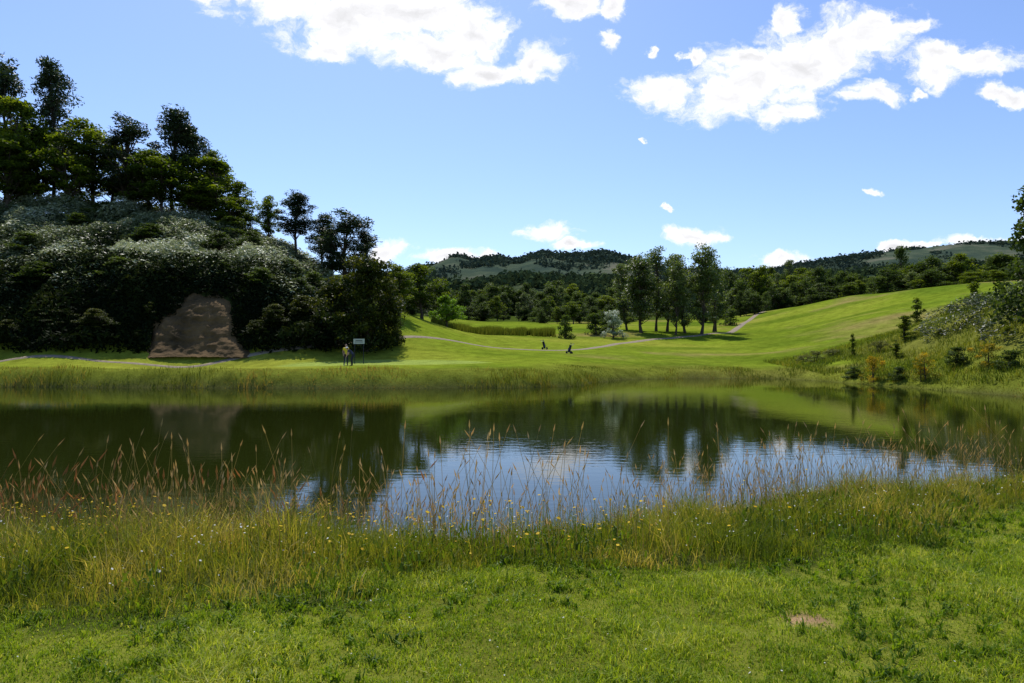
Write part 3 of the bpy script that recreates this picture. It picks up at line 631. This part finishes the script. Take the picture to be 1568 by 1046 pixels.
def trolley(px,d,rot):
    x=wx(px,d)
    parts=[('golf_bag',[(0,0,.15),(0,.06,.3),(0,.25,.85),(0,.27,.92)],[.11,.14,.14,.16],C_blk,12),('bag_pocket',[(0,-.08,.3),(0,.02,.62)],[.08,.08],C_red,8),
     ('wheel_l',[(-.36,.0,.15),(-.31,.0,.15)],[.15,.15],C_blk,16),('wheel_r',[(.31,.0,.15),(.36,.0,.15)],[.15,.15],C_blk,16),('axle',[(-.33,0,.15),(.33,0,.15)],[.015,.015],C_metal,6),
     ('handle',[(0,0,.2),(0,.3,.8),(0,.75,1.1)],[.018,.016,.018],C_metal,6),('grip',[(-.12,.75,1.1),(.12,.75,1.1)],[.02,.02],C_blk,6),('front_wheel',[(-.02,.5,.1),(.02,.5,.1)],[.1,.1],C_blk,14),('frame',[(0,0,.18),(0,.5,.1)],[.015,.015],C_metal,6)]
    for i,(a,b) in enumerate([(-.06,0),(.05,.03),(0,-.05),(.08,-.03)]):
        parts.append(('club_%d'%i,[(a*.4,.25+b,.8),(a,.33+b,1.12)],[.01,.01],C_metal,5));parts.append(('club_head_%d'%i,[(a-.03,.33+b,1.13),(a+.06,.34+b,1.14)],[.03,.035],C_blk,6))
    joinparts('golf_trolley',parts,(x,d,hz(x,d)),rot)
trolley(834,82,.6);trolley(871,76,-.9)
sx=wx(550,59);sg=hz(sx,59);tz=wz(519,59)-sg
e=joinparts('course_sign',[('post_1',[(-.38,0,-.1),(-.38,0,tz)],[.03,.03],C_dk,8),('post_2',[(.38,0,-.1),(.38,0,tz)],[.03,.03],C_dk,8)],(sx,59,sg))
def box(nm,c,s,mat,par):
    V=[(c[0]+a*s[0]/2,c[1]+b*s[1]/2,c[2]+d*s[2]/2) for a in(-1,1) for b in(-1,1) for d in(-1,1)]
    f=np.array([(0,1,3,2),(4,6,7,5),(0,4,5,1),(2,3,7,6),(0,2,6,4),(1,5,7,3)]);o=build(nm,V,[(f,0)],[mat]);o.parent=par;return o
box('board',(0,-.06,tz-.21),(.95,.04,.44),C_sign,e);box('lettering',(0,-.084,tz-.14),(.6,.004,.06),C_dk,e);box('lettering_2',(0,-.084,tz-.27),(.7,.004,.04),C_dk,e)
# ---------------------------------------------------------------- sky
SEL,SAZ=math.radians(57),math.radians(-14)
w=bpy.data.worlds.new("World");scene.world=w;w.use_nodes=True;nt=w.node_tree;nt.nodes.clear();l=nt.links
out=nt.nodes.new('ShaderNodeOutputWorld');bg=nt.nodes.new('ShaderNodeBackground');bg.inputs[1].default_value=.14
sky=nt.nodes.new('ShaderNodeTexSky');sky.sky_type='NISHITA';sky.sun_disc=False;sky.sun_elevation=SEL;sky.sun_rotation=SAZ;sky.air_density=1.0;sky.dust_density=.6;sky.ozone_density=1.5
skt=N(nt,'ShaderNodeMix',_data_type='RGBA',_blend_type='MULTIPLY');skt.inputs[0].default_value=1;skt.inputs[7].default_value=(.92,1.02,1.26,1);l.new(sky.outputs[0],skt.inputs[6])
tc=N(nt,'ShaderNodeTexCoord');sp=N(nt,'ShaderNodeSeparateXYZ');l.new(tc.outputs['Generated'],sp.inputs[0])
def MT(op,a,b=None,c=None,clamp=False):
    nd=nt.nodes.new('ShaderNodeMath');nd.operation=op;nd.use_clamp=clamp
    for i,v in enumerate((a,b,c)):
        if v is None: continue
        if isinstance(v,(int,float)): nd.inputs[i].default_value=v
        else: l.new(v,nd.inputs[i])
    return nd.outputs[0]
ym=MT('MAXIMUM',sp.outputs[1],.05);uu=MT('DIVIDE',sp.outputs[0],ym);vv=MT('DIVIDE',sp.outputs[2],ym)
cb=N(nt,'ShaderNodeCombineXYZ');l.new(uu,cb.inputs[0]);l.new(vv,cb.inputs[1])
def VM(op,a,b):
    nd=nt.nodes.new('ShaderNodeVectorMath');nd.operation=op
    for i,v in enumerate((a,b)):
        if isinstance(v,tuple): nd.inputs[i].default_value=v
        elif v is not None: l.new(v,nd.inputs[i])
    return nd
wn=N(nt,'ShaderNodeTexNoise',Scale=7.0,Detail=6.0,Roughness=.62);l.new(cb.outputs[0],wn.inputs['Vector'])
wo=VM('SUBTRACT',wn.outputs['Color'],(.5,.5,.5));ws=VM('MULTIPLY',wo.outputs[0],(.16,.09,0));uv=VM('ADD',cb.outputs[0],ws.outputs[0])
fn=N(nt,'ShaderNodeTexNoise',Scale=15.0,Detail=10.0,Roughness=.66);fm=VM('MULTIPLY',uv.outputs[0],(1,1.5,1));l.new(fm.outputs[0],fn.inputs['Vector'])
EL=[(430,-20,130,46),(540,20,110,58),(640,10,90,56),(650,65,75,38),(740,105,55,28),(720,40,60,50),(330,-30,60,30),(500,60,60,24),
 (828,92,38,30),(870,10,50,26),(935,5,30,22),(938,55,18,14),
 (1020,132,60,26),(1100,150,60,32),(1150,120,75,56),(1200,20,32,36),(1220,100,90,66),(1290,60,85,42),(1350,50,65,34),(1200,180,60,22),(1330,140,45,20),(1400,40,26,16),(1130,85,50,22),
 (1450,100,60,33),(1510,95,50,26),(1440,80,50,18),(1555,145,30,14),(1070,90,14,12),(1022,70,10,8),(1400,140,16,8),
 (838,358,42,17),(885,378,30,8),(1062,360,50,14),(1022,314,9,5),(1330,297,13,6),(996,206,6,5),
 (590,388,34,18),(690,400,55,12),(740,400,30,9),(1195,402,40,12),(1370,382,25,9),(1410,380,26,8),(1490,377,60,15),(1540,378,40,12),(10,315,36,16),
 (1750,60,90,50),(1900,140,120,50),(-200,100,120,50),(-350,200,100,40),(1700,340,90,22),(150,-220,180,60),(900,-260,220,80),(1500,-200,150,70)]
cur=None
for (px,py,rx,ry) in EL:
    s1=VM('SUBTRACT',uv.outputs[0],((px-784)/F,(HY-py)/F,0));s2=VM('MULTIPLY',s1.outputs[0],(F/(rx*1.25),F/(ry*1.25),0));ln=nt.nodes.new('ShaderNodeVectorMath');ln.operation='LENGTH';l.new(s2.outputs[0],ln.inputs[0])
    v=MT('SUBTRACT',1.0,ln.outputs['Value'])
    cur=v if cur is None else MT('MAXIMUM',cur,v)
nz=MT('MULTIPLY',MT('SUBTRACT',fn.outputs[0],.5),2.2)
den=MT('ADD',cur,nz)
mr=N(nt,'ShaderNodeMapRange',_interpolation_type='SMOOTHSTEP');mr.inputs[1].default_value=.02;mr.inputs[2].default_value=.62;l.new(den,mr.inputs[0])
gate=MT('MULTIPLY',mr.outputs[0],MT('GREATER_THAN',sp.outputs[1],.06));
sh=N(nt,'ShaderNodeMapRange');sh.inputs[1].default_value=.45;sh.inputs[2].default_value=1.2;sh.inputs[3].default_value=8.2;sh.inputs[4].default_value=5.9;l.new(den,sh.inputs[0])
cc=N(nt,'ShaderNodeCombineXYZ');l.new(sh.outputs[0],cc.inputs[0]);l.new(MT('MULTIPLY',sh.outputs[0],1.0),cc.inputs[1]);l.new(MT('MULTIPLY',sh.outputs[0],1.03),cc.inputs[2])
mx=N(nt,'ShaderNodeMix',_data_type='RGBA');l.new(gate,mx.inputs[0]);l.new(skt.outputs[2],mx.inputs[6]);l.new(cc.outputs[0],mx.inputs[7])
l.new(mx.outputs[2],bg.inputs[0]);l.new(bg.outputs[0],out.inputs[0])
sd=Vector((math.sin(SAZ)*math.cos(SEL),math.cos(SAZ)*math.cos(SEL),math.sin(SEL)))
sl=bpy.data.lights.new('sun','SUN');sl.energy=5;sl.angle=math.radians(.5);sl.color=(1,.95,.86)
so=bpy.data.objects.new('sun',sl);scene.collection.objects.link(so);so.rotation_euler=(-sd).to_track_quat('-Z','Y').to_euler()
cam=bpy.data.cameras.new('camera');cam.lens=24;cam.sensor_width=36;cam.clip_end=8000;cam.clip_start=.05
co=bpy.data.objects.new('camera',cam);scene.collection.objects.link(co);co.location=(0,0,CZ);co.rotation_euler=(math.radians(90.77),0,0);scene.camera=co
scene.view_settings.view_transform='Standard';scene.view_settings.look='None';scene.view_settings.exposure=0
